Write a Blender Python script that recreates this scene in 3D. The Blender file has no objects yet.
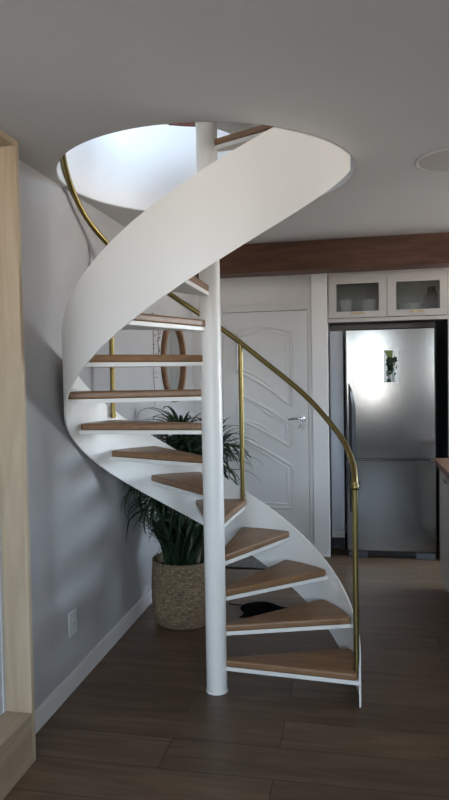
import bpy, bmesh, math, random
from mathutils import Vector, Matrix
PI = math.pi
sc = bpy.context.scene
COL = sc.collection
random.seed(7)

# ------------------------------------------------------------------ materials
def mat(name, color, rough=0.5, metal=0.0, spec=0.5, nodes=None, **kw):
    m = bpy.data.materials.new(name); m.use_nodes = True
    b = m.node_tree.nodes['Principled BSDF']
    b.inputs['Base Color'].default_value = (*color, 1)
    b.inputs['Roughness'].default_value = rough
    b.inputs['Metallic'].default_value = metal
    b.inputs['Specular IOR Level'].default_value = spec
    for k, v in kw.items(): b.inputs[k].default_value = v
    if nodes: nodes(m.node_tree, b)
    return m
def N(nt, t, **p):
    n = nt.nodes.new(t)
    for k, v in p.items(): setattr(n, k, v)
    return n
def coords(nt, scale=(1,1,1), loc=(0,0,0), rot=(0,0,0)):
    tc = N(nt, 'ShaderNodeTexCoord'); mp = N(nt, 'ShaderNodeMapping')
    mp.inputs['Scale'].default_value = scale; mp.inputs['Location'].default_value = loc; mp.inputs['Rotation'].default_value = rot
    nt.links.new(tc.outputs['Object'], mp.inputs['Vector'])
    return mp.outputs['Vector']
def ramp(nt, fac, stops):
    r = N(nt, 'ShaderNodeValToRGB')
    e = r.color_ramp.elements
    while len(e) < len(stops): e.new(0.5)
    for i, (p, c) in enumerate(stops): e[i].position = p; e[i].color = (*c, 1)
    nt.links.new(fac, r.inputs['Fac']); return r.outputs['Color']
def bump(nt, b, h, strength, dist=0.01):
    bm_ = N(nt, 'ShaderNodeBump'); bm_.inputs['Strength'].default_value = strength; bm_.inputs['Distance'].default_value = dist
    nt.links.new(h, bm_.inputs['Height']); nt.links.new(bm_.outputs['Normal'], b.inputs['Normal'])
def wood(c1, c2, scale, strength=0.15):
    def f(nt, b):
        v = coords(nt, scale)
        n = N(nt, 'ShaderNodeTexNoise'); n.inputs['Scale'].default_value = 1; n.inputs['Detail'].default_value = 7; n.inputs['Roughness'].default_value = .62
        n.inputs['Distortion'].default_value = .8
        nt.links.new(v, n.inputs['Vector'])
        nt.links.new(ramp(nt, n.outputs['Fac'], [(.3, c1), (.7, c2)]), b.inputs['Base Color'])
        bump(nt, b, n.outputs['Fac'], strength, .002)
    return f
def paint(c, amt=.04, scale=3):
    def f(nt, b):
        v = coords(nt, (scale,)*3)
        n = N(nt, 'ShaderNodeTexNoise'); n.inputs['Scale'].default_value = 1; n.inputs['Detail'].default_value = 3
        nt.links.new(v, n.inputs['Vector'])
        nt.links.new(ramp(nt, n.outputs['Fac'], [(.3, tuple(x*(1-amt) for x in c)), (.7, tuple(min(1, x*(1+amt)) for x in c))]), b.inputs['Base Color'])
        n2 = N(nt, 'ShaderNodeTexNoise'); n2.inputs['Scale'].default_value = 60
        nt.links.new(v, n2.inputs['Vector']); bump(nt, b, n2.outputs['Fac'], .04, .002)
    return f
def floor_nodes(nt, b):
    v = coords(nt, (1, 1, 1), (.31, -2.37 + .21*20, 0))
    def brick(c1, c2, mortar):
        br = N(nt, 'ShaderNodeTexBrick'); br.offset = .37; br.offset_frequency = 2; br.squash = 1
        br.inputs['Scale'].default_value = 1; br.inputs['Brick Width'].default_value = 1.2; br.inputs['Row Height'].default_value = .21
        br.inputs['Mortar Size'].default_value = .0022; br.inputs['Mortar Smooth'].default_value = .1; br.inputs['Bias'].default_value = 0
        br.inputs['Color1'].default_value = (*c1, 1); br.inputs['Color2'].default_value = (*c2, 1); br.inputs['Mortar'].default_value = (*mortar, 1)
        nt.links.new(v, br.inputs['Vector']); return br
    br = brick((.0, .0, .0), (1, 1, 1), (.5, .5, .5))
    # grain: stretched along the plank (x), shifted per plank
    mp = N(nt, 'ShaderNodeMapping'); mp.inputs['Scale'].default_value = (1.1, 11, 1)
    sh = N(nt, 'ShaderNodeVectorMath', operation='MULTIPLY_ADD')
    nt.links.new(br.outputs['Color'], sh.inputs[0]); sh.inputs[1].default_value = (7, 3, 5); nt.links.new(v, sh.inputs[2])
    nt.links.new(sh.outputs[0], mp.inputs['Vector'])
    n = N(nt, 'ShaderNodeTexNoise'); n.inputs['Scale'].default_value = 1.6; n.inputs['Detail'].default_value = 8; n.inputs['Roughness'].default_value = .6; n.inputs['Distortion'].default_value = 1.2
    nt.links.new(mp.outputs[0], n.inputs['Vector'])
    base = ramp(nt, n.outputs['Fac'], FLOORC)
    mx = N(nt, 'ShaderNodeMix', data_type='RGBA', blend_type='MULTIPLY'); mx.inputs['Factor'].default_value = 1
    tone = ramp(nt, br.outputs['Color'], [(0, (.82, .82, .82)), (1, (1.08, 1.06, 1.04))])
    nt.links.new(base, mx.inputs[6]); nt.links.new(tone, mx.inputs[7])
    mo = N(nt, 'ShaderNodeMix', data_type='RGBA'); nt.links.new(br.outputs['Fac'], mo.inputs['Factor'])
    nt.links.new(mx.outputs[2], mo.inputs[6]); mo.inputs[7].default_value = (.03, .02, .016, 1)
    nt.links.new(mo.outputs[2], b.inputs['Base Color'])
    inv = N(nt, 'ShaderNodeMath', operation='SUBTRACT'); inv.inputs[0].default_value = 1; nt.links.new(br.outputs['Fac'], inv.inputs[1])
    bump(nt, b, inv.outputs[0], .3, .002)
FLOORC = [(.25, (.074, .044, .026)), (.5, (.126, .078, .046)), (.75, (.190, .122, .075))]
def wicker_nodes(nt, b):
    tc = N(nt, 'ShaderNodeTexCoord'); sp = N(nt, 'ShaderNodeSeparateXYZ'); nt.links.new(tc.outputs['Object'], sp.inputs[0])
    at = N(nt, 'ShaderNodeMath', operation='ARCTAN2'); nt.links.new(sp.outputs['Y'], at.inputs[0]); nt.links.new(sp.outputs['X'], at.inputs[1])
    cb = N(nt, 'ShaderNodeCombineXYZ')
    a2 = N(nt, 'ShaderNodeMath', operation='MULTIPLY'); nt.links.new(at.outputs[0], a2.inputs[0]); a2.inputs[1].default_value = .19
    nt.links.new(a2.outputs[0], cb.inputs[0]); nt.links.new(sp.outputs['Z'], cb.inputs[1])
    br = N(nt, 'ShaderNodeTexBrick'); br.offset = .5
    br.inputs['Scale'].default_value = 1; br.inputs['Brick Width'].default_value = .022; br.inputs['Row Height'].default_value = .0095
    br.inputs['Mortar Size'].default_value = .0014; br.inputs['Mortar Smooth'].default_value = .6
    br.inputs['Color1'].default_value = (.40, .29, .18, 1); br.inputs['Color2'].default_value = (.26, .18, .11, 1); br.inputs['Mortar'].default_value = (.11, .07, .04, 1)
    nt.links.new(cb.outputs[0], br.inputs['Vector'])
    n = N(nt, 'ShaderNodeTexNoise'); n.inputs['Scale'].default_value = 60; nt.links.new(tc.outputs['Object'], n.inputs['Vector'])
    mx = N(nt, 'ShaderNodeMix', data_type='RGBA', blend_type='MULTIPLY'); mx.inputs['Factor'].default_value = 1
    nt.links.new(br.outputs['Color'], mx.inputs[6]); nt.links.new(ramp(nt, n.outputs['Fac'], [(.3, (.6, .6, .6)), (.7, (1.25, 1.25, 1.2))]), mx.inputs[7])
    nt.links.new(mx.outputs[2], b.inputs['Base Color'])
    inv = N(nt, 'ShaderNodeMath', operation='SUBTRACT'); inv.inputs[0].default_value = 1; nt.links.new(br.outputs['Fac'], inv.inputs[1])
    bump(nt, b, inv.outputs[0], .9, .006)
def steel_nodes(nt, b):
    v = coords(nt, (260, 260, 1.5))
    n = N(nt, 'ShaderNodeTexNoise'); n.inputs['Scale'].default_value = 1; n.inputs['Detail'].default_value = 4
    nt.links.new(v, n.inputs['Vector']); bump(nt, b, n.outputs['Fac'], .06, .001)
def leaf_nodes(nt, b):
    v = coords(nt, (5, 5, 5))
    n = N(nt, 'ShaderNodeTexNoise'); n.inputs['Scale'].default_value = 1; nt.links.new(v, n.inputs['Vector'])
    nt.links.new(ramp(nt, n.outputs['Fac'], [(.3, (.007, .018, .008)), (.7, (.024, .052, .019))]), b.inputs['Base Color'])
def cloth_nodes(nt, b):
    v = coords(nt, (90, 90, 90))
    n = N(nt, 'ShaderNodeTexNoise'); n.inputs['Scale'].default_value = 1; nt.links.new(v, n.inputs['Vector']); bump(nt, b, n.outputs['Fac'], .3, .004)
def mat_nodes(nt, b):
    v = coords(nt, (25, 25, 25))
    n = N(nt, 'ShaderNodeTexNoise'); n.inputs['Scale'].default_value = 3; n.inputs['Detail'].default_value = 4; nt.links.new(v, n.inputs['Vector'])
    nt.links.new(ramp(nt, n.outputs['Fac'], [(.35, (.045, .04, .036)), (.65, (.17, .155, .14))]), b.inputs['Base Color'])
def flute_nodes(nt, b):
    out = nt.nodes['Material Output']; tr = N(nt, 'ShaderNodeBsdfTransparent'); tr.inputs['Color'].default_value = (.80, .83, .82, 1)
    gl = N(nt, 'ShaderNodeBsdfGlossy'); gl.inputs['Roughness'].default_value = .12
    v = coords(nt, (1, 1, 1)); w = N(nt, 'ShaderNodeTexWave', wave_type='BANDS', bands_direction='X'); w.inputs['Scale'].default_value = 22; nt.links.new(v, w.inputs['Vector'])
    bp = N(nt, 'ShaderNodeBump'); bp.inputs['Strength'].default_value = .6; bp.inputs['Distance'].default_value = .004
    nt.links.new(w.outputs['Fac'], bp.inputs['Height']); nt.links.new(bp.outputs['Normal'], gl.inputs['Normal'])
    mx = N(nt, 'ShaderNodeMixShader'); mp = N(nt, 'ShaderNodeMapRange'); mp.inputs['To Min'].default_value = .05; mp.inputs['To Max'].default_value = .22
    nt.links.new(w.outputs['Fac'], mp.inputs['Value']); nt.links.new(mp.outputs[0], mx.inputs[0])
    nt.links.new(tr.outputs[0], mx.inputs[1]); nt.links.new(gl.outputs[0], mx.inputs[2]); nt.links.new(mx.outputs[0], out.inputs['Surface'])
def clear_nodes(nt, b):
    out = nt.nodes['Material Output']; tr = N(nt, 'ShaderNodeBsdfTransparent'); gl = N(nt, 'ShaderNodeBsdfGlossy'); gl.inputs['Roughness'].default_value = .02
    mx = N(nt, 'ShaderNodeMixShader'); fr_ = N(nt, 'ShaderNodeFresnel'); fr_.inputs['IOR'].default_value = 1.3
    nt.links.new(fr_.outputs[0], mx.inputs[0]); nt.links.new(tr.outputs[0], mx.inputs[1]); nt.links.new(gl.outputs[0], mx.inputs[2]); nt.links.new(mx.outputs[0], out.inputs['Surface'])
WALLC = (.41, .40, .395)
M = dict(
    wall=mat('wall_paint', WALLC, .75, nodes=paint(WALLC)),
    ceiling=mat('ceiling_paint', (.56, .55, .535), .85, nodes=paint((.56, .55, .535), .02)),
    backwall=mat('white_wall_paint', (.76, .74, .71), .7, nodes=paint((.76, .74, .71), .03)),
    trim=mat('white_trim_paint', (.72, .70, .67), .45, nodes=paint((.72, .70, .67), .02)),
    door=mat('white_door_lacquer', (.78, .77, .745), .38, nodes=paint((.78, .77, .745), .02)),
    steel_white=mat('white_powder_coat', (.80, .78, .74), .38, nodes=paint((.80, .78, .74), .015)),
    liner=mat('white_gloss_liner', (.72, .73, .76), .42, nodes=paint((.82, .83, .85), .02)),
    tread=mat('tread_wood', (.4, .24, .14), .42, nodes=wood((.175, .087, .039), (.295, .165, .083), (3, 26, 26))),
    beam=mat('walnut_beam', (.1, .04, .02), .6, 0, .25, nodes=wood((.066, .028, .015), (.128, .060, .034), (2.2, 22, 22))),
    oak=mat('pale_oak', (.6, .42, .25), .5, nodes=wood((.38, .285, .185), (.53, .42, .29), (16, 16, 1.4))),
    oak_h=mat('pale_oak_horizontal', (.6, .42, .25), .5, nodes=wood((.32, .24, .16), (.45, .355, .25), (16, 1.4, 16))),
    mirror_wood=mat('mirror_frame_wood', (.3, .15, .07), .45, nodes=wood((.13, .058, .026), (.25, .12, .055), (14, 14, 14))),
    worktop=mat('worktop_wood', (.25, .1, .06), .4, nodes=wood((.17, .07, .04), (.28, .13, .08), (18, 2, 18))),
    floor=mat('wood_plank_floor', (.1, .07, .05), .42, nodes=floor_nodes),
    brass=mat('satin_brass', (.26, .20, .075), .38, 1.0),
    knob=mat('brushed_gold', (.36, .27, .17), .5, 1.0),
    chrome=mat('chrome', (.75, .75, .75), .12, 1.0),
    steel=mat('stainless_steel', (.225, .219, .208), .15, 1.0, nodes=steel_nodes),
    dark=mat('dark_grey_plastic', (.02, .021, .023), .4),
    greyside=mat('fridge_side_grey', (.10, .105, .115), .4),
    cabinet=mat('greige_cabinet_lacquer', (.47, .44, .41), .5, nodes=paint((.47, .44, .41), .02)),
    cabin=mat('cabinet_inside', (.55, .53, .50), .6),
    niche=mat('niche_shade_and_plinth', (.035, .037, .042), .5),  # niche shade put into the colour; the dark plinth shares it
    glass=mat('fluted_glass', (.75, .78, .78), .12, nodes=flute_nodes),
    wglass=mat('window_glass', (1, 1, 1), .0, nodes=clear_nodes),
    mirror=mat('mirror_glass', (.72, .76, .75), .03, 1.0),
    wicker=mat('woven_seagrass', (.3, .2, .12), .8, nodes=wicker_nodes),
    soil=mat('dark_soil', (.02, .014, .01), .95, nodes=cloth_nodes),
    leaf=mat('dark_green_leaf', (.02, .05, .02), .42, nodes=leaf_nodes),
    stem=mat('woody_stem', (.20, .16, .12), .8, nodes=wood((.13, .10, .075), (.28, .23, .18), (20, 20, 90))),
    black=mat('black_fabric', (.003, .003, .004), .95, 0, .08, nodes=cloth_nodes),
    rug=mat('dark_woven_mat', (.1, .09, .08), .95, nodes=mat_nodes),
    ceramic=mat('white_ceramic', (.80, .79, .77), .25),
    bluepot=mat('dark_glassware', (.05, .052, .055), .2),
    card=mat('white_print_paper', (.85, .88, .86), .5),
    green1=mat('printed_dark_green', (.02, .085, .03), .5),
    green2=mat('printed_olive_green', (.14, .19, .03), .5),
    socket=mat('white_socket_plastic', (.62, .62, .62), .35),
    red=mat('dark_red_print', (.14, .03, .025), .5, nodes=wood((.05, .015, .012), (.24, .07, .05), (9, 9, 9))),
    twig=mat('dried_twig', (.18, .13, .10), .8),
    frost=mat('white_panel', (.60, .62, .66), .45, nodes=paint((.60, .62, .66), .02)),
)

# ------------------------------------------------------------------ helpers
def link(name, bm, m, parent=None, loc=(0,0,0), rot=(0,0,0), smooth=None, bevel=0, seg=2, kind=None):
    bmesh.ops.recalc_face_normals(bm, faces=bm.faces[:])
    me = bpy.data.meshes.new(name); bm.to_mesh(me); bm.free()
    for mm in (m if isinstance(m, (list, tuple)) else [m]): me.materials.append(mm)
    o = bpy.data.objects.new(name, me); COL.objects.link(o)
    o.location = loc; o.rotation_euler = rot
    if parent: o.parent = parent
    if smooth is not None:
        for p in me.polygons: p.use_smooth = True
        me.set_sharp_from_angle(angle=math.radians(smooth))
    if bevel:
        b = o.modifiers.new('bevel', 'BEVEL'); b.width = bevel; b.segments = seg; b.limit_method = 'ANGLE'; b.angle_limit = math.radians(40)
    if kind: o['kind'] = kind
    return o
def tag(o, label=None, cat=None, group=None, kind=None):
    for k, v in (('label', label), ('category', cat), ('group', group), ('kind', kind)):
        if v: o[k] = v
    return o
def empty(name, loc=(0,0,0), rot=0):
    o = bpy.data.objects.new(name, None); COL.objects.link(o); o.location = loc; o.rotation_euler = (0,0,rot); o.empty_display_size = .1
    return o
def box(bm, x0, x1, y0, y1, z0, z1, mi=0):
    vs = [bm.verts.new((x, y, z)) for x in (x0, x1) for y in (y0, y1) for z in (z0, z1)]
    for f in ((0,1,3,2), (4,6,7,5), (0,4,5,1), (2,3,7,6), (0,2,6,4), (1,5,7,3)):
        fa = bm.faces.new([vs[i] for i in f]); fa.material_index = mi
def bx(*a):
    bm = bmesh.new(); box(bm, *a); return bm
def prism(bm, pts, z0, z1, mi=0):
    lo = [bm.verts.new((x, y, z0)) for x, y in pts]; hi = [bm.verts.new((x, y, z1)) for x, y in pts]
    n = len(pts)
    bm.faces.new(lo[::-1]).material_index = mi; bm.faces.new(hi).material_index = mi
    for i in range(n): bm.faces.new((lo[i], lo[(i+1) % n], hi[(i+1) % n], hi[i])).material_index = mi
def tube(bm, pts, r, n=12, closed=False, cap=True, flat=1.0):
    pts = [Vector(p) for p in pts]; N_ = len(pts); rings = []
    up = None
    for i, p in enumerate(pts):
        if closed: t = (pts[(i+1) % N_] - pts[i-1]).normalized()
        else: t = (pts[min(i+1, N_-1)] - pts[max(i-1, 0)]).normalized()
        if up is None:
            up = Vector((0,0,1)) if abs(t.z) < .9 else Vector((1,0,0))
        up = (up - t*up.dot(t)).normalized(); s = t.cross(up)
        rr = r[i] if isinstance(r, (list, tuple)) else r
        rings.append([bm.verts.new(p + (s*math.cos(a)*rr + up*math.sin(a)*rr*flat)) for a in [2*PI*k/n for k in range(n)]])
    for i in range(N_ if closed else N_-1):
        A, B = rings[i], rings[(i+1) % N_]
        for k in range(n): bm.faces.new((A[k], A[(k+1) % n], B[(k+1) % n], B[k]))
    if cap and not closed:
        bm.faces.new(rings[0][::-1]); bm.faces.new(rings[-1])
def lathe(bm, prof, n=48, center=(0,0), closed=False):
    rings = []
    for r, z in prof:
        if r < 1e-6: rings.append([bm.verts.new((center[0], center[1], z))])
        else: rings.append([bm.verts.new((center[0]+r*math.cos(2*PI*k/n), center[1]+r*math.sin(2*PI*k/n), z)) for k in range(n)])
    seq = list(range(len(rings)-1)) + ([len(rings)-1] if closed else [])
    for i in seq:
        A, B = rings[i], rings[(i+1) % len(rings)]
        for k in range(n):
            a = [A[k % len(A)], A[(k+1) % len(A)]] if len(A) > 1 else [A[0]]
            b = [B[(k+1) % len(B)], B[k % len(B)]] if len(B) > 1 else [B[0]]
            if len(a)+len(b) > 2: bm.faces.new(a+b)
def slab_with_hole(bm, x0, x1, y0, y1, z0, z1, cx, cy, r, n=96):
    angs = [2*PI*k/n for k in range(n)]
    angs += [math.atan2(y-cy, x-cx) % (2*PI) for x in (x0, x1) for y in (y0, y1)]
    angs = sorted(set(angs))
    def outer(a):
        c, s = math.cos(a), math.sin(a); t = 1e9
        if c > 1e-9: t = min(t, (x1-cx)/c)
        if c < -1e-9: t = min(t, (x0-cx)/c)
        if s > 1e-9: t = min(t, (y1-cy)/s)
        if s < -1e-9: t = min(t, (y0-cy)/s)
        return cx+c*t, cy+s*t
    L = []
    for a in angs:
        ox, oy = outer(a); ix, iy = cx+r*math.cos(a), cy+r*math.sin(a)
        L.append([bm.verts.new(p) for p in ((ix, iy, z0), (ox, oy, z0), (ox, oy, z1), (ix, iy, z1))])
    for i in range(len(L)):
        A, B = L[i], L[(i+1) % len(L)]
        for k in range(4): bm.faces.new((A[k], B[k], B[(k+1) % 4], A[(k+1) % 4]))

# ------------------------------------------------------------------ camera (eye height 1.5 m)
cd = bpy.data.cameras.new('camera'); cam = bpy.data.objects.new('camera', cd); COL.objects.link(cam)
F = Vector((-0.19360256, 0.98040257, -0.03645334)); R_ = Vector((0.98101977, 0.19304511, -0.01827027)); U = Vector((0.01087508, 0.03929861, 0.99916833))
mw = Matrix((R_, U, -F)).transposed().to_4x4(); mw.translation = Vector((0, 0, 1.5)); cam.matrix_world = mw
cd.sensor_fit = 'VERTICAL'; cd.sensor_height = 36; cd.lens = 36*656.995/800; cd.clip_start = .05; cd.clip_end = 200
sc.camera = cam

# ------------------------------------------------------------------ the room
WX = -1.349; H = 2.411; BY = 5.46; RX = 3.1; FY = -2.3; UP = 2.72; UT = 5.0
UL = -2.3
SX, SY = -.6577, 3.0178           # stair axis
HX, HY, HR = -.655, 2.992, .669   # hole in the ceiling
link('floor', bx(WX-.15, RX+.15, FY-.15, 6.4, -.06, 0), M['floor'], kind='structure')
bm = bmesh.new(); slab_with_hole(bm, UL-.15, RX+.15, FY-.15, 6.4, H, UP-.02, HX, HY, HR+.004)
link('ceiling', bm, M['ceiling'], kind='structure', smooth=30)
bm = bmesh.new(); slab_with_hole(bm, UL-.15, RX+.15, FY-.15, 6.4, UP-.02, UP, HX, HY, HR+.004)
link('floor_upper', bm, M['floor'], kind='structure', smooth=30)
bm = bmesh.new(); lathe(bm, [(HR, H+.004), (HR+.0035, H+.004), (HR+.0035, UP+.002), (HR+.05, UP+.002), (HR+.05, 2.895), (HR, 2.895)], 96, (HX, HY), closed=True)
link('trim_1', bm, M['liner'], kind='structure', smooth=35)

bm = bx(WX-.15, WX, 2.346, 6.4, 0, H); box(bm, WX-.15, WX-.022, FY-.15, 2.346, 0, H)
link('wall_left', bm, M['wall'], kind='structure')
# back wall: door bay, pillar
bm = bmesh.new()
DL, DR, DT = -1.092, -.371, 2.032
box(bm, WX, DL-.05, BY, BY+.14, 0, H); box(bm, DL-.05, -.336, BY, BY+.14, DT+.055, H); box(bm, DL-.05, -.336, BY+.05, BY+.14, 0, DT+.055)
link('wall_back', bm, M['backwall'], kind='structure')
link('trim_2', bx(-.335, -.205, 5.40, 6.3, 0, H), M['trim'], kind='structure', bevel=.004)   # pillar beside the fridge
# kitchen niche back
bm = bmesh.new(); box(bm, -.205, RX, 6.24, 6.4, 0, H)
link('wall_kitchen', bm, M['wall'], kind='structure')
# right wall with a kitchen window
def wall_with_window(name, axis, pos, th, a0, a1, z0, z1, w0, w1, wz0, wz1, m):
    bm = bmesh.new()
    def b(p0, p1, q0, q1):
        if axis == 'x': box(bm, pos, pos+th, p0, p1, q0, q1)
        else: box(bm, p0, p1, pos, pos+th, q0, q1)
    b(a0, w0, z0, z1); b(w1, a1, z0, z1); b(w0, w1, z0, wz0); b(w0, w1, wz1, z1)
    return link(name, bm, m, kind='structure')
def window(name, axis, pos, w0, w1, z0, z1, nd=2):
    bm = bmesh.new(); t = .045
    def b(p0, p1, q0, q1, d=.03):
        if axis == 'x': box(bm, pos-d, pos+d, p0, p1, q0, q1)
        else: box(bm, p0, p1, pos-d, pos+d, q0, q1)
    b(w0, w1, z0, z0+t); b(w0, w1, z1-t, z1); b(w0, w0+t, z0, z1); b(w1-t, w1, z0, z1)
    for k in range(1, nd): c = w0+(w1-w0)*k/nd; b(c-t/2, c+t/2, z0, z1)
    o = link(name, bm, M['trim'], kind='structure')
    bm = bmesh.new()
    if axis == 'x': box(bm, pos-.003, pos+.003, w0+t, w1-t, z0+t, z1-t)
    else: box(bm, w0+t, w1-t, pos-.003, pos+.003, z0+t, z1-t)
    link('pane', bm, M['wglass'], o)
    return o
def wall_openings(name, x0, x1, z0, z1, wins, m):
    bm = bmesh.new(); x = x0
    for a, b, c, d_ in wins:
        box(bm, x, a, FY-.15, FY, z0, z1); box(bm, a, b, FY-.15, FY, z0, c); box(bm, a, b, FY-.15, FY, d_, z1); x = b
    box(bm, x, x1, FY-.15, FY, z0, z1)
    return link(name, bm, m, kind='structure')
FW = [(-1.3, -.3, 1.1, 2.33), (.16, .56, .92, 2.33), (1.75, 3.0, 1.1, 2.33)]   # windows behind the photographer
wall_openings('wall_front', WX-.15, RX+.15, 0, H, FW, M['wall'])
for k, (a, b, c, d_) in enumerate(FW): window('window_%d' % (k+1), 'y', FY-.07, a, b, c, d_, 1 if b-a < .6 else 2)
wall_with_window('wall_right', 'x', RX, .15, FY, 6.4, 0, H, 4.3, 6.15, .9, 2.3, M['wall'])
window('window_4', 'x', RX+.07, 4.3, 6.15, .9, 2.3)
# upper storey
wall_with_window('wall_upper_front', 'y', FY-.15, .15, UL-.15, RX+.15, UP, UT, -1.0, 1.0, UP+.65, UP+1.95, M['backwall'])
window('window_5', 'y', FY-.07, -1.0, 1.0, UP+.65, UP+1.95)
wall_with_window('wall_upper_right', 'x', RX, .15, FY, 6.4, UP, UT, 1.9, 3.9, UP+.6, UP+2.0, M['backwall'])
window('window_6', 'x', RX+.07, 1.9, 3.9, UP+.6, UP+2.0)
link('wall_upper_left', bx(UL-.15, UL, FY, 6.4, UP, UT), M['backwall'], kind='structure')
link('wall_upper_back', bx(UL, RX, BY+.05, BY+.2, UP, UT), M['backwall'], kind='structure')
link('ceiling_upper', bx(UL-.15, RX+.15, FY-.15, 6.4, UT, UT+.1), M['backwall'], kind='structure')

# baseboards
link('baseboard_left', bx(WX, WX+.013, 2.348, BY, 0, .095), M['trim'], kind='structure', bevel=.003)
link('baseboard_back', bx(WX+.013, DL-.055, BY-.013, BY, 0, .095), M['trim'], kind='structure', bevel=.003)
link('baseboard_kitchen', bx(-.20, .73, 6.227, 6.24, 0, .09), M['trim'], kind='structure', bevel=.003)
# ceiling beam
link('trim_3', bx(WX, RX, 4.53, 4.74, 2.2127, H), M['beam'], kind='structure', bevel=.003)
# pale trim strip over the right hand kitchen units
link('trim_4', bx(.628, 1.6, 5.02, 5.06, 2.262, 2.290), M['trim'], kind='structure', bevel=.002)

# ------------------------------------------------------------------ door
d = link('door_1', bx(DL+.003, DR-.003, BY, BY+.04, .008, DT-.003), M['door'], kind='structure', bevel=.002)
bm = bmesh.new()
box(bm, DL-.05, DL, BY-.012, BY+.05, 0, DT+.06); box(bm, DR, DR+.036, BY-.012, BY+.05, 0, DT+.06); box(bm, DL, DR, BY-.012, BY+.05, DT, DT+.06)
link('door_frame', bm, M['trim'], d, bevel=.004)
def moulding(pts2):
    bm = bmesh.new()
    tube(bm, [(x, BY+.001, z) for x, z in pts2], .014, 10, closed=True)
    cx = sum(p[0] for p in pts2)/len(pts2); cz = sum(p[1] for p in pts2)/len(pts2)
    def inset(x, z, dd=.035):
        v = Vector((cx-x, cz-z)); l = v.length
        return x+v.x/l*dd*1.2, z+v.y/l*dd
    tube(bm, [(inset(x, z)[0], BY+.001, inset(x, z)[1]) for x, z in pts2], .009, 8, closed=True)
    link('door_moulding', bm, M['door'], d, smooth=50)
def seg(p, q, n=8, sag=0):
    return [(p[0]+(q[0]-p[0])*i/n, p[1]+(q[1]-p[1])*i/n + sag*math.sin(PI*i/n)) for i in range(n)]
L0, R0 = -.962, -.508
moulding(seg((L0, 1.85), (R0, 1.85), 14, .05) + seg((R0, 1.85), (R0, 1.23)) + seg((R0, 1.23), (L0, 1.535), 12, .03) + seg((L0, 1.535), (L0, 1.85)))
moulding(seg((L0, 1.345), (-.515, 1.085), 12, .02) + seg((-.515, 1.085), (-.518, .895), 4) + seg((-.518, .895), (L0, 1.135), 12, .012) + seg((L0, 1.135), (L0, 1.345), 4))
moulding(seg((L0, .985), (-.512, .738), 12, .012) + seg((-.512, .738), (-.512, .39)) + seg((-.512, .39), (L0, .39), 10) + seg((L0, .39), (L0, .985)))
bm = bmesh.new()
tube(bm, [(-.415, BY, 1.135), (-.415, BY-.010, 1.135)], .026, 20); tube(bm, [(-.415, BY, 1.135), (-.415, BY-.05, 1.135)], .009, 12)
tube(bm, [(-.412, BY-.05, 1.135), (-.45, BY-.052, 1.138), (-.50, BY-.05, 1.137), (-.535, BY-.045, 1.13)], [.010, .009, .0085, .007], 12)
link('door_handle', bm, M['chrome'], d, smooth=50)
bm = bmesh.new(); tube(bm, [(-.437, BY, 1.065), (-.437, BY-.008, 1.065)], .022, 20)
link('keyhole_cover', bm, M['chrome'], d, smooth=50)
bm = bmesh.new(); tube(bm, [(-.437, BY-.0079, 1.068), (-.437, BY-.009, 1.068)], .005, 10)
link('keyhole', bm, M['dark'], d)

# ------------------------------------------------------------------ oak framed recess at the left edge
w = empty('oak_wall_unit', (WX, 2.32, 0)); tag(w, 'pale oak framed wall unit with a plain white panel at the left edge', 'wall unit')
def wl(name, x0, x1, y0, y1, z0, z1, m, b=.002): return link(name, bx(x0-WX, x1-WX, y0-2.32, y1-2.32, z0, z1), m, w, bevel=b)
XO = -1.247; XB = WX-.0215
wl('side_panel', XB, XO, 2.32, 2.3455, 0, H-.001, M['oak'])
wl('top_panel', XB, XO, .5, 2.32, 2.385, H-.001, M['oak_h'])
wl('base_ledge', XB, XO, .5, 2.32, 0, .20, M['oak_h'])
wl('white_panel', XB, XB+.012, .5, 2.3195, .2002, 2.3848, M['frost'])
wl('panel_edge_strip', XB+.012, XB+.017, 2.300, 2.3195, .2002, 2.3848, M['socket'])

# ------------------------------------------------------------------ wall socket
s = empty('wall_socket', (WX, 2.92, .325)); tag(s, 'white rectangular power socket plate low on the grey left wall', 'socket')
link('cover_plate', bx(0, .011, -.042, .042, -.058, .058), M['socket'], s, bevel=.004)
bm = bmesh.new()
tube(bm, [(.010, 0, 0), (.0135, 0, 0)], .019, 6)
link('socket_face', bm, M['socket'], s)
bm = bmesh.new()
for yy, zz in ((-.009, 0), (.009, 0), (0, -.004)): tube(bm, [(.0134, yy, zz), (.0142, yy, zz)], .0026, 8)
link('pin_hole', bm, M['dark'], s)
bm = bmesh.new(); tube(bm, [(.011, 0, .012), (.016, 0, .012)], .006, 10); link('indicator', bm, M['ceramic'], s, smooth=40)

# ------------------------------------------------------------------ ceiling light
c = empty('ceiling_light', (.437, 3.0, H)); tag(c, 'round flat recessed ceiling light, switched off, above right', 'ceiling light')
bm = bmesh.new(); lathe(bm, [(.165, 0), (.163, -.003), (.156, -.003), (.152, .0), (.158, 0)], 64, closed=True); link('rim', bm, M['ceiling'], c, smooth=40)
bm = bmesh.new(); lathe(bm, [(0, -.002), (.150, -.002), (.150, 0), (0, 0)], 64); link('diffuser', bm, M['cabinet'], c, smooth=40)

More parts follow.
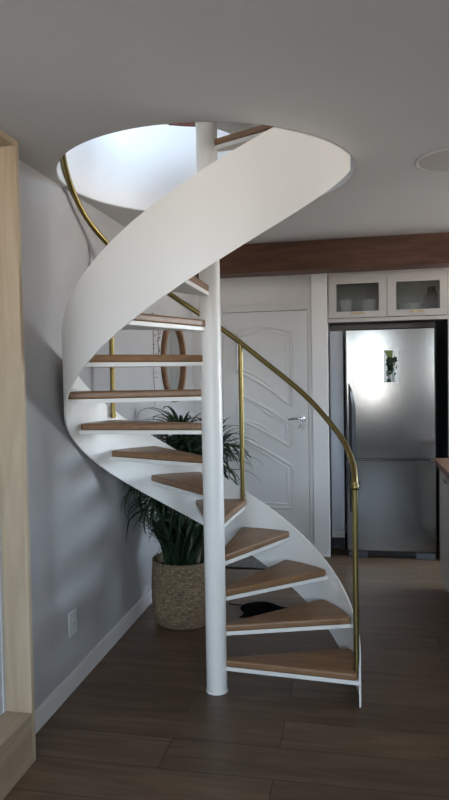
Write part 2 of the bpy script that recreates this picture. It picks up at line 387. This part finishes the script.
# ------------------------------------------------------------------ the spiral staircase
st = empty('spiral_staircase', (SX, SY, 0)); tag(st, 'white steel spiral staircase with wooden treads and a brass handrail rising through the ceiling', 'staircase')
D = PI/180
TH1 = -3.914*D; DT_ = 22.83*D; Z1 = .1535; RISE = .1608
RO, RI = .676, .668
bm = bmesh.new(); lathe(bm, [(0, 0), (.053, 0), (.053, .004), (.0495, .006), (.0495, 3.62), (.046, 3.63), (0, 3.63)], 40)
link('pole', bm, M['steel_white'], st, smooth=40)
def ztop(a): return .200 + .00725*(a+2)
def zbot(a): return max(0.0, .0072*a - .130)
bm = bmesh.new(); A = []
aa = -5.0
while aa <= 345.01:
    a = aa*D; zt, zb = ztop(aa), zbot(aa)
    A.append([bm.verts.new((r*math.cos(a), r*math.sin(a), z)) for r, z in ((RO, zb), (RO, zt), (RI, zt), (RI, zb))]); aa += 2.5
for i in range(len(A)-1):
    for k in range(4): bm.faces.new((A[i][k], A[i+1][k], A[i+1][(k+1) % 4], A[i][(k+1) % 4]))
bm.faces.new(A[0]); bm.faces.new(A[-1][::-1])
link('stringer', bm, M['steel_white'], st, smooth=40)
def wedge(ro, inner, lead, trail, corner):
    """tread outline, leading edge along +x"""
    pts = [(inner*math.cos(-8*D), inner*math.sin(-8*D))]
    n = 9
    a0, a1 = lead, DT_+trail
    # rounded outer corners
    ca = corner/ro
    pts.append(((ro-corner*1.2)*math.cos(a0), (ro-corner*1.2)*math.sin(a0)))
    pts.append(((ro-corner*.35)*math.cos(a0+ca*.3), (ro-corner*.35)*math.sin(a0+ca*.3)))
    for i in range(n+1):
        a = a0+ca + (a1-a0-2*ca)*i/n; pts.append((ro*math.cos(a), ro*math.sin(a)))
    pts.append(((ro-corner*.35)*math.cos(a1-ca*.3), (ro-corner*.35)*math.sin(a1-ca*.3)))
    pts.append(((ro-corner*1.2)*math.cos(a1), (ro-corner*1.2)*math.sin(a1)))
    q = DT_+10*D
    pts.append((inner*math.cos(q), inner*math.sin(q)))
    return pts
bm = bmesh.new(); prism(bm, wedge(.663, .044, -2*D, 1.2*D, .016), -.033, 0); tr0 = link('tread', bm, M['tread'], st, bevel=.009, seg=3)
bm = bmesh.new(); prism(bm, wedge(.6685, .044, -1.6*D, .9*D, .002), -.052, -.0332); pl0 = link('support_plate', bm, M['steel_white'], tr0, bevel=.002)
for k in range(16):
    if k == 0: t, p = tr0, pl0
    else:
        t = tr0.copy(); COL.objects.link(t); t.parent = st
        p = pl0.copy(); COL.objects.link(p); p.parent = t
    top = k == 15
    t.location = (0, 0, Z1+RISE*k+(.024 if top else 0)); t.rotation_euler = (0, 0, TH1+DT_*k-(4*D if top else 0))
# landing plate
bm = bmesh.new()
a0, a1 = -22*D, 62*D
pts = [(.056*math.cos(a0-60*D), .056*math.sin(a0-60*D))] + [(.665*math.cos(a0+(a1-a0)*i/14), .665*math.sin(a0+(a1-a0)*i/14)) for i in range(15)] + [(.056*math.cos(a1+60*D), .056*math.sin(a1+60*D))]
prism(bm, pts, UP-.03, UP)
link('landing_plate', bm, M['steel_white'], st, bevel=.002)
# handrail
RZ = [(-20, .94), (-2.5, 1.018), (10, 1.082), (20, 1.15), (36, 1.252), (49, 1.36), (72, 1.546), (87.5, 1.688), (97, 1.773), (118, 1.935), (156, 2.205), (169, 2.29), (182, 2.395), (360, 3.78)]
def rail_z(a):
    for (a0, z0), (a1, z1) in zip(RZ, RZ[1:]):
        if a <= a1: return z0+(z1-z0)*(a-a0)/(a1-a0)
    return RZ[-1][1]
def rail(aa):
    a = aa*D; return Vector((.656*math.cos(a), .656*math.sin(a), sum(rail_z(aa+k) for k in (-6, -3, 0, 3, 6))/5))
bm = bmesh.new()
pts = [Vector((.656*math.cos(-2.5*D), .656*math.sin(-2.5*D), z)) for z in (.996, 1.006)] + [rail(a) for a in [-2+2.5*i for i in range(0, 139)]]
tube(bm, pts, .014, 14); link('handrail', bm, M['brass'], st, smooth=50)
for a in (-2.5, 87.5, 155):
    c_, s_ = math.cos(a*D), math.sin(a*D); r = .656
    zt = 1.0 if a < 0 else rail_z(a)
    bm = bmesh.new(); tube(bm, [(r*c_, r*s_, ztop(a)-.05), (r*c_, r*s_, ztop(a)+.02), (r*c_, r*s_, ztop(a)+.08), (r*c_, r*s_, zt)], .013, 14)
    po = link('handrail_post', bm, M['brass'], st, smooth=50)
    if a < 0:
        bm = bmesh.new(); lathe(bm, [(0, -.018), (.011, -.015), (.018, -.008), (.0195, 0), (.018, .008), (.011, .015), (0, .018)], 16)
        link('collar', bm, M['brass'], po, loc=(.656*c_, .656*s_, .992), smooth=60)
    if a > 0: bm = bmesh.new(); tube(bm, [(.6682*c_, .6682*s_, ztop(a)-.035), (.646*c_, .646*s_, ztop(a)-.035)], .014, 12); link('post_bracket', bm, M['brass'], po, smooth=50)

# ------------------------------------------------------------------ potted plant
PX, PY = -1.042, 3.875
pp = empty('potted_plant', (PX, PY, 0)); tag(pp, 'tall dark green strappy-leaved plant in a woven seagrass basket behind the stairs', 'potted plant')
prof = [(0, 0), (.165, 0), (.180, .012), (.192, .07), (.198, .16), (.197, .26), (.192, .34), (.188, .372), (.192, .382), (.190, .392), (.183, .392), (.178, .36), (.182, .30), (.182, .05), (0, .04)]
bm = bmesh.new(); lathe(bm, prof, 64); link('basket', bm, M['wicker'], pp, smooth=50)
bm = bmesh.new(); lathe(bm, [(0, .335), (.06, .342), (.12, .338), (.178, .33), (.178, .30), (0, .30)], 40); link('soil', bm, M['soil'], pp, smooth=60)
crowns = []
stems = [((-.05, -.06), (-.10, -.04), .99), ((.07, .02), (.21, -.01), 1.10), ((-.02, .07), (-.02, .13), 1.16), ((.05, -.08), (.07, -.03), .80), ((-.10, .03), (-.12, .08), .76), ((0, 0), (.02, .02), 1.10), ((.1, -.03), (.14, -.01), .66)]
for (bx0, by0), (tx, ty), h in stems:
    n = 7; pts = []
    for i in range(n+1):
        t = i/n; pts.append((bx0+(tx-bx0)*t + .012*math.sin(5*t+bx0*40), by0+(ty-by0)*t+.012*math.cos(4*t+by0*30), .325+(h-.325)*t))
    bm = bmesh.new(); tube(bm, pts, [.016-.005*i/n for i in range(n+1)], 8); link('stem', bm, M['stem'], pp, smooth=60)
    crowns.append((Vector(pts[-1]), Vector(pts[-3]), h))
def leafblade(bm, p0, az, el, length, width, droop):
    n = 9; p = Vector(p0); rows = []; e = el
    for i in range(n+1):
        t = i/n
        d_ = Vector((math.cos(az)*math.cos(e), math.sin(az)*math.cos(e), math.sin(e)))
        side = Vector((-math.sin(az), math.cos(az), 0)); nrm = side.cross(d_)
        wv = width*(.45+2.2*t*(1-t)+.0)*(1-t**3)*.9 + .0006
        q = Vector(p)
        # keep clear of the left wall, and of the staircase
        wx = q.x+PX
        if wx < WX+.02: q.x = WX+.02-PX
        dx, dy = q.x+PX-SX, q.y+PY-SY; rr = math.hypot(dx, dy)
        if rr < .70: q.x += dx/rr*(.70-rr); q.y += dy/rr*(.70-rr)
        rows.append([bm.verts.new(q+side*wv-nrm*wv*.3), bm.verts.new(q), bm.verts.new(q-side*wv-nrm*wv*.3)])
        p += d_*(length/n); e -= droop/n*(.4+1.3*t)
    for i in range(n):
        for k in (0, 1): bm.faces.new((rows[i][k], rows[i][k+1], rows[i+1][k+1], rows[i+1][k]))
bm = bmesh.new()
for top, low, h in crowns:
    nl = 105 if h > .9 else 70
    for i in range(nl):
        t = random.random(); base = low.lerp(top, t)
        az = i*2.39996+random.uniform(-.2, .2); el = random.uniform(-.1, 1.35)
        leafblade(bm, base, az, el, random.uniform(.28, .44)*(1.05 if math.cos(az) < -.2 else .85), random.uniform(.010, .016), random.uniform(1.3, 2.6))
for (x_, y_) in ((-.07, -.07), (.06, -.08), (.0, .05), (-.10, .04), (.11, .02), (0, -.12)):
    for i in range(34):
        az = i*2.39996+random.uniform(-.3, .3)
        leafblade(bm, (x_+random.uniform(-.02, .02), y_+random.uniform(-.02, .02), .335), az, random.uniform(1.15, 1.5), random.uniform(.28, .52), random.uniform(.009, .014), random.uniform(.5, 1.5))
fo = link('foliage', bm, M['leaf'], pp, smooth=60)
so = fo.modifiers.new('thickness', 'SOLIDIFY'); so.thickness = .0008

# ------------------------------------------------------------------ round mirror on the left wall
mi = empty('round_mirror', (WX, 4.82, 1.62)); tag(mi, 'round mirror with a deep wooden rim hung on the left wall', 'mirror')
rm = Matrix.Rotation(PI/2, 4, 'Y')
bm = bmesh.new(); lathe(bm, [(.308, 0), (.312, .008), (.312, .026), (.307, .031), (.271, .031), (.267, .026), (.267, .0)], 80, closed=True)
bmesh.ops.transform(bm, matrix=rm, verts=bm.verts[:]); link('frame', bm, M['mirror_wood'], mi, smooth=40)
bm = bmesh.new(); lathe(bm, [(0, .0005), (.2665, .0005), (.2665, .010), (0, .010)], 80); bmesh.ops.transform(bm, matrix=rm, verts=bm.verts[:])
link('glass', bm, M['mirror'], mi, smooth=40)
# hanging twig garlands
def garland(y, z0, z1, label, seed):
    rnd = random.Random(seed)
    g = empty('hanging_garland', (WX+.012, y, z1)); tag(g, label, 'garland', 'twig garlands by the mirror')
    n = 16; pts = [(0+.003*math.sin(i), .004*math.sin(i*1.7), -(z1-z0)*i/n) for i in range(n+1)]
    bm = bmesh.new(); tube(bm, pts, .0018, 6); link('cord', bm, M['twig'], g)
    for i in range(1, n+1):
        if rnd.random() < .62:
            p = Vector(pts[i]); q = p+Vector((.010, rnd.choice((-1, 1))*rnd.uniform(.010, .024), rnd.uniform(-.01, .02)))
            bm = bmesh.new(); tube(bm, [p, p.lerp(q, .5)+Vector((0, 0, .003)), q, q.lerp(p, -.25), q.lerp(p, -.45)], [.001, .001, .0015, .0042, .0008], 6)
            link('seed_pod', bm, M['twig'], g)
    bm = bmesh.new(); tube(bm, [(-.0115, 0, .004), (.006, 0, .004)], .003, 8); link('hook', bm, M['knob'], g)
garland(4.31, 1.30, 1.93, 'long thin cord of dried twigs hanging left of the round mirror', 1)
garland(4.42, 1.66, 1.93, 'short sprig of dried twigs hanging against the round mirror rim', 5)

# ------------------------------------------------------------------ door mat and black cloth on the floor
r = empty('door_mat', (-.80, 5.17, 0)); tag(r, 'dark grey woven mat on the floor in front of the white door', 'mat')
link('mat_body', bx(-.34, .34, -.17, .20, .0005, .009), M['rug'], r, bevel=.003)
bm = bmesh.new()
for i in range(68):
    x = -.335+.67*i/67; box(bm, x-.003, x+.003, -.195, -.168, .0006, .004)
link('fringe', bm, M['black'], r)
bm = bmesh.new()
# crumpled cloth bag: heightfield with long strap ends
nx, ny = 22, 12; V = []
for i in range(nx+1):
    row = []
    for j in range(ny+1):
        u, v = i/nx, j/ny
        x = -.185+.33*u; y = -.13+.25*v*(1-.35*u)
        hgt = .058*math.sin(PI*u)**.7*math.sin(PI*v)**.6 + .010*math.sin(9*u+4*v)*math.sin(PI*u)*math.sin(PI*v)
        row.append(bm.verts.new((x+.02*math.sin(7*v), y+.015*math.sin(8*u), .003+max(0, hgt))))
    V.append(row)
for i in range(nx):
    for j in range(ny): bm.faces.new((V[i][j], V[i+1][j], V[i+1][j+1], V[i][j+1]))
cb = link('cloth_bag', bm, M['black'], loc=(-.53, 4.09, 0), smooth=60)
so = cb.modifiers.new('thickness', 'SOLIDIFY'); so.thickness = .003; so.offset = 1
tag(cb, 'crumpled black cloth bag lying on the floor behind the lower treads', 'bag')
bm = bmesh.new(); tube(bm, [(.10, .03, .012), (.16, .06, .008), (.205, .10, .007), (.23, .115, .007)], .006, 8, flat=.5); link('strap', bm, M['black'], cb, smooth=60)
bm = bmesh.new(); tube(bm, [(-.16, .05, .012), (-.22, .075, .008), (-.29, .09, .007)], .006, 8, flat=.5); link('strap', bm, M['black'], cb, smooth=60)

# ------------------------------------------------------------------ kitchen: panels, cabinets, fridge
NL, NR = -.203, .728
pn = link('tall_side_panel', bx(NR, NR+.03, 5.42, 6.235, 0, 2.33), M['cabinet'], bevel=.002); tag(pn, 'tall grey-beige side panel to the right of the fridge', 'panel')
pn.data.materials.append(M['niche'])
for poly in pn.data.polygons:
    if poly.normal.x < -.5: poly.material_index = 1  # side facing the fridge painted near-black to stand for shade
oc = empty('overhead_cabinet', (NL, 5.42, 1.925)); tag(oc, 'greige wall cabinet with two fluted glass doors above the fridge', 'cabinet')
def ob(name, x0, x1, y0, y1, z0, z1, m, par=oc, b=.002): return link(name, bx(x0-NL, x1-NL, y0-5.42, y1-5.42, z0-1.925, z1-1.925), m, par, bevel=b)
bm = bmesh.new()
for a in ((NL+.001, NR-.001, 5.425, 5.80, 1.925, 1.945), (NL+.001, NR-.001, 5.425, 5.80, 2.30, 2.32), (NL+.001, NL+.019, 5.425, 5.80, 1.945, 2.30), (NR-.019, NR-.001, 5.425, 5.80, 1.945, 2.30), (.255, .273, 5.425, 5.80, 1.945, 2.30), (NL+.019, NR-.019, 5.785, 5.80, 1.945, 2.30)):
    x0, x1, y0, y1, z0, z1 = a; box(bm, x0-NL, x1-NL, y0-5.42, y1-5.42, z0-1.925, z1-1.925)
link('body', bm, M['cabin'], oc)
ob('bottom_rail', NL+.001, NR-.001, 5.40, 5.425, 1.915, 1.945, M['cabinet'])
ob('cornice', NL+.001, NR-.001, 5.40, 5.80, 2.305, H-.001, M['cabinet'])
for x0, x1, wx0, wx1, hx in ((-.192, .262, -.133, .202, .034), (.268, .722, .335, .668, .494)):
    z0, z1, wz0, wz1 = 1.95, 2.302, 2.000, 2.222
    y0, y1 = 5.402, 5.422
    bm = bmesh.new()
    for a in ((x0, wx0, z0, z1), (wx1, x1, z0, z1), (wx0, wx1, z0, wz0), (wx0, wx1, wz1, z1)): box(bm, a[0]-NL, a[1]-NL, y0-5.42, y1-5.42, a[2]-1.925, a[3]-1.925)
    dr = link('door', bm, M['cabinet'], oc)
    ob('glass_pane', wx0, wx1, 5.410, 5.414, wz0, wz1, M['glass'], dr, 0)
    bm = bmesh.new(); box(bm, hx-.052-NL, hx+.052-NL, -.043, -.036, 1.978-1.925, 1.992-1.925); box(bm, hx-.045-NL, hx-.038-NL, -.036, -.018, 1.981-1.925, 1.989-1.925); box(bm, hx+.038-NL, hx+.045-NL, -.036, -.018, 1.981-1.925, 1.989-1.925)
    link('handle', bm, M['knob'], dr, bevel=.001)
def bowl(x, y, r, h, label, m=M['ceramic'], group=None, cat='bowl', name='bowl'):
    bm = bmesh.new(); lathe(bm, [(0, 0), (r*.45, 0), (r*.5, .004), (r*.8, h*.45), (r, h), (r*.94, h), (r*.74, h*.5), (r*.42, .01), (0, .008)], 32)
    tag(link(name, bm, m, loc=(x, y, 1.9455), smooth=50), label, cat, group)
bowl(-.055, 5.50, .055, .155, 'white cup behind fluted glass, left one in the left cabinet door', cat='cup', name='cup', group='white cups in the glass cabinet')
bowl(.125, 5.50, .060, .150, 'white cup behind fluted glass, right one in the left cabinet door', cat='cup', name='cup', group='white cups in the glass cabinet')
bowl(.46, 5.545, .105, .110, 'wide white bowl behind the right fluted glass cabinet door')
bm = bmesh.new(); lathe(bm, [(0, 0), (.045, 0), (.055, .04), (.055, .18), (.03, .22), (.03, .25), (.025, .25), (0, .24)], 32)
tag(link('jar', bm, M['bluepot'], loc=(.628, 5.60, 1.9455), smooth=50), 'tall dark jar at the right end inside the right glass cabinet', 'jar')

fp = empty('filler_panel', (-.140, 5.62, 0)); tag(fp, 'pale filler panel in the gap between the white pillar and the fridge', 'panel')
link('panel_face', bx(-.058, .052, 0, .02, .112, 1.86), M['frost'], fp, bevel=.002)
link('panel_skirting', bx(-.058, .052, -.012, -.0002, .112, .175), M['trim'], fp, bevel=.002)
link('plinth', bx(-.055, .050, .03, .05, 0, .13), M['niche'], fp)
fr = empty('refrigerator', (.284, 5.42, 0)); tag(fr, 'stainless steel two door refrigerator in the dark kitchen niche', 'refrigerator')
FX0, FX1 = -.067-.284, .634-.284
link('body', bx(FX0+.006, FX1-.006, .062, .68, .045, 1.845), M['greyside'], fr, bevel=.006)
ud = link('upper_door', bx(FX0, FX1, 0, .058, .806, 1.857), M['steel'], fr, bevel=.010, seg=3)
ld = link('lower_door', bx(FX0, FX1, 0, .058, .052, .794), M['steel'], fr, bevel=.010, seg=3)
# tapered pocket handles along the left edge
def pocket(z0, z1, flip, par):
    bm = bmesh.new(); n = 14; rows = []
    for i in range(n+1):
        t = i/n; s_ = (1-t) if flip else t
        wdt = .006+.050*min(1, (s_*3.2))**.7; z = z0+(z1-z0)*t
        x0 = FX0+.022
        rows.append([bm.verts.new(p) for p in ((x0, .004, z), (x0, -.006, z), (x0+wdt*.45, -.020, z), (x0+wdt, -.003, z), (x0+wdt, .004, z))])
    for i in range(n):
        for k in range(5): bm.faces.new((rows[i][k], rows[i][(k+1) % 5], rows[i+1][(k+1) % 5], rows[i+1][k]))
    bm.faces.new(rows[0]); bm.faces.new(rows[-1][::-1])
    h_ = link('handle', bm, M['dark'], par, smooth=40)
pocket(.815, 1.42, True, ud); pocket(.37, .785, False, ld)
bm = bmesh.new(); box(bm, FX1-.05, FX1-.01, -.004, .02, .7955, .8045); link('hinge', bm, M['chrome'], fr, bevel=.002)
link('kick_plate', bx(FX0+.05, FX1-.05, .03, .06, .01, .05), M['dark'], fr)
for x0 in (FX0+.01, FX1-.16): link('foot', bx(x0, x0+.15, .002, .10, 0, .049), M['greyside'], fr, bevel=.004)
# card with a printed plant
pc = empty('plant_print', (.291, 5.42, 1.553)); tag(pc, 'small upright white card printed with green plants stuck on the fridge', 'card')
link('card', bx(-.056, .056, -.0025, -.0005, -.130, .130), M['card'], pc)
def flatpoly(bm, pts, mi=0):
    prism(bm, pts, 0, .0008, mi)
bm = bmesh.new(); rnd = random.Random(3)
flatpoly(bm, [(-.050, .128), (.018, .128), (.012, .09), (.014, .06), (-.022, .055), (-.034, .09)], 1)
for i in range(60):
    cx, cy = rnd.uniform(-.030, .042), rnd.uniform(-.075, .07); 
    if cx > .0 and rnd.random() < .35: continue
    a = rnd.uniform(0, PI); l = rnd.uniform(.014, .030); wd = rnd.uniform(.005, .010)
    flatpoly(bm, [(cx+l*math.cos(a), cy+l*math.sin(a)), (cx-wd*math.sin(a), cy+wd*math.cos(a)), (cx-l*math.cos(a), cy-l*math.sin(a)), (cx+wd*math.sin(a), cy-wd*math.cos(a))], 0)
for cx in (-.022, -.012, .0, .014, .024): flatpoly(bm, [(cx-.003, -.125), (cx+.003, -.125), (cx+.002, .05), (cx-.002, .05)], 0)
flatpoly(bm, [(-.036, -.127), (.0, -.127), (-.008, -.095), (-.03, -.1)], 0)
bmesh.ops.transform(bm, matrix=Matrix.Translation((0, -.0026, 0)) @ Matrix.Rotation(PI/2, 4, 'X'), verts=bm.verts[:])
link('printed_plants', bm, [M['green1'], M['green2']], pc)

# counter on the right
ct = empty('base_cabinet', (.592, 3.0, 0)); tag(ct, 'grey kitchen base cabinet under the wooden worktop at the right edge', 'cabinet')
link('body', bx(.002, .60, 0, 1.74, .09, .858), M['cabinet'], ct, bevel=.002)
link('plinth', bx(.03, .58, .02, 1.70, 0, .09), M['cabin'], ct)
for i in range(3):
    y0 = .01+i*.575
    dd = link('door', bx(-.018, .0, y0, y0+.57, .10, .845), M['cabinet'], ct, bevel=.002)
    link('handle', bx(-.040, -.030, y0+.12, y0+.24, .80, .812), M['knob'], dd, bevel=.002)
wt = link('worktop', bx(.545, 1.22, 2.96, 4.78, .8585, .90), M['worktop'], bevel=.004); tag(wt, 'reddish brown wooden kitchen worktop at the right edge', 'worktop')

# upstairs picture
pi_ = empty('wall_picture', (-1.412, BY+.05, 3.845)); tag(pi_, 'dark red picture glimpsed upstairs through the stair opening', 'picture')
link('frame', bx(-.115, .115, -.022, -.001, -.275, .275), M['dark'], pi_, bevel=.002)
link('canvas', bx(-.103, .103, -.025, -.0225, -.263, .263), M['red'], pi_)

# ------------------------------------------------------------------ daylight
wd = bpy.data.worlds.new('World'); sc.world = wd; wd.use_nodes = True
bg = wd.node_tree.nodes['Background']; bg.inputs['Strength'].default_value = 27.0
nt = wd.node_tree; tc = N(nt, 'ShaderNodeTexCoord'); sp = N(nt, 'ShaderNodeSeparateXYZ'); nt.links.new(tc.outputs['Generated'], sp.inputs[0])
mr = N(nt, 'ShaderNodeMapRange'); mr.inputs['From Min'].default_value = -1; nt.links.new(sp.outputs['Z'], mr.inputs['Value'])
# sunlit ground and buildings below the horizon, blue-white sky above
nt.links.new(ramp(nt, mr.outputs[0], [(.0, (.62, .59, .56)), (.485, (.80, .77, .735)), (.53, (.70, .85, 1.0)), (1, (.46, .70, 1.0))]), bg.inputs['Color'])
def portal(axis, pos, w0, w1, z0, z1, direction):
    l = bpy.data.lights.new('window_light', 'AREA'); l.shape = 'RECTANGLE'; l.cycles.is_portal = True
    l.size = w1-w0; l.size_y = z1-z0
    o = bpy.data.objects.new('window_light', l); COL.objects.link(o)
    d_ = Vector(direction)
    o.rotation_euler = d_.to_track_quat('-Z', 'Z').to_euler()
    c_ = (w0+w1)/2
    o.location = (pos, c_, (z0+z1)/2) if axis == 'x' else (c_, pos, (z0+z1)/2)
for a, b, c, d_ in FW: portal('y', FY-.16, a, b, c, d_, (0, 1, 0))
portal('x', RX+.16, 4.3, 6.15, .9, 2.3, (-1, 0, 0))
portal('y', FY-.16, -1.0, 1.0, UP+.65, UP+1.95, (0, 1, 0))
portal('x', RX+.16, 1.9, 3.9, UP+.6, UP+2.0, (-1, 0, 0))

sc.view_settings.view_transform = 'Standard'; sc.view_settings.look = 'None'; sc.view_settings.gamma = 1; sc.view_settings.use_curve_mapping = False
sc.view_settings.exposure = 0.0
sc.cycles.use_denoising = True; sc.cycles.max_bounces = 10; sc.cycles.diffuse_bounces = 7; sc.cycles.transparent_max_bounces = 12
sc.cycles.caustics_reflective = False; sc.cycles.caustics_refractive = False
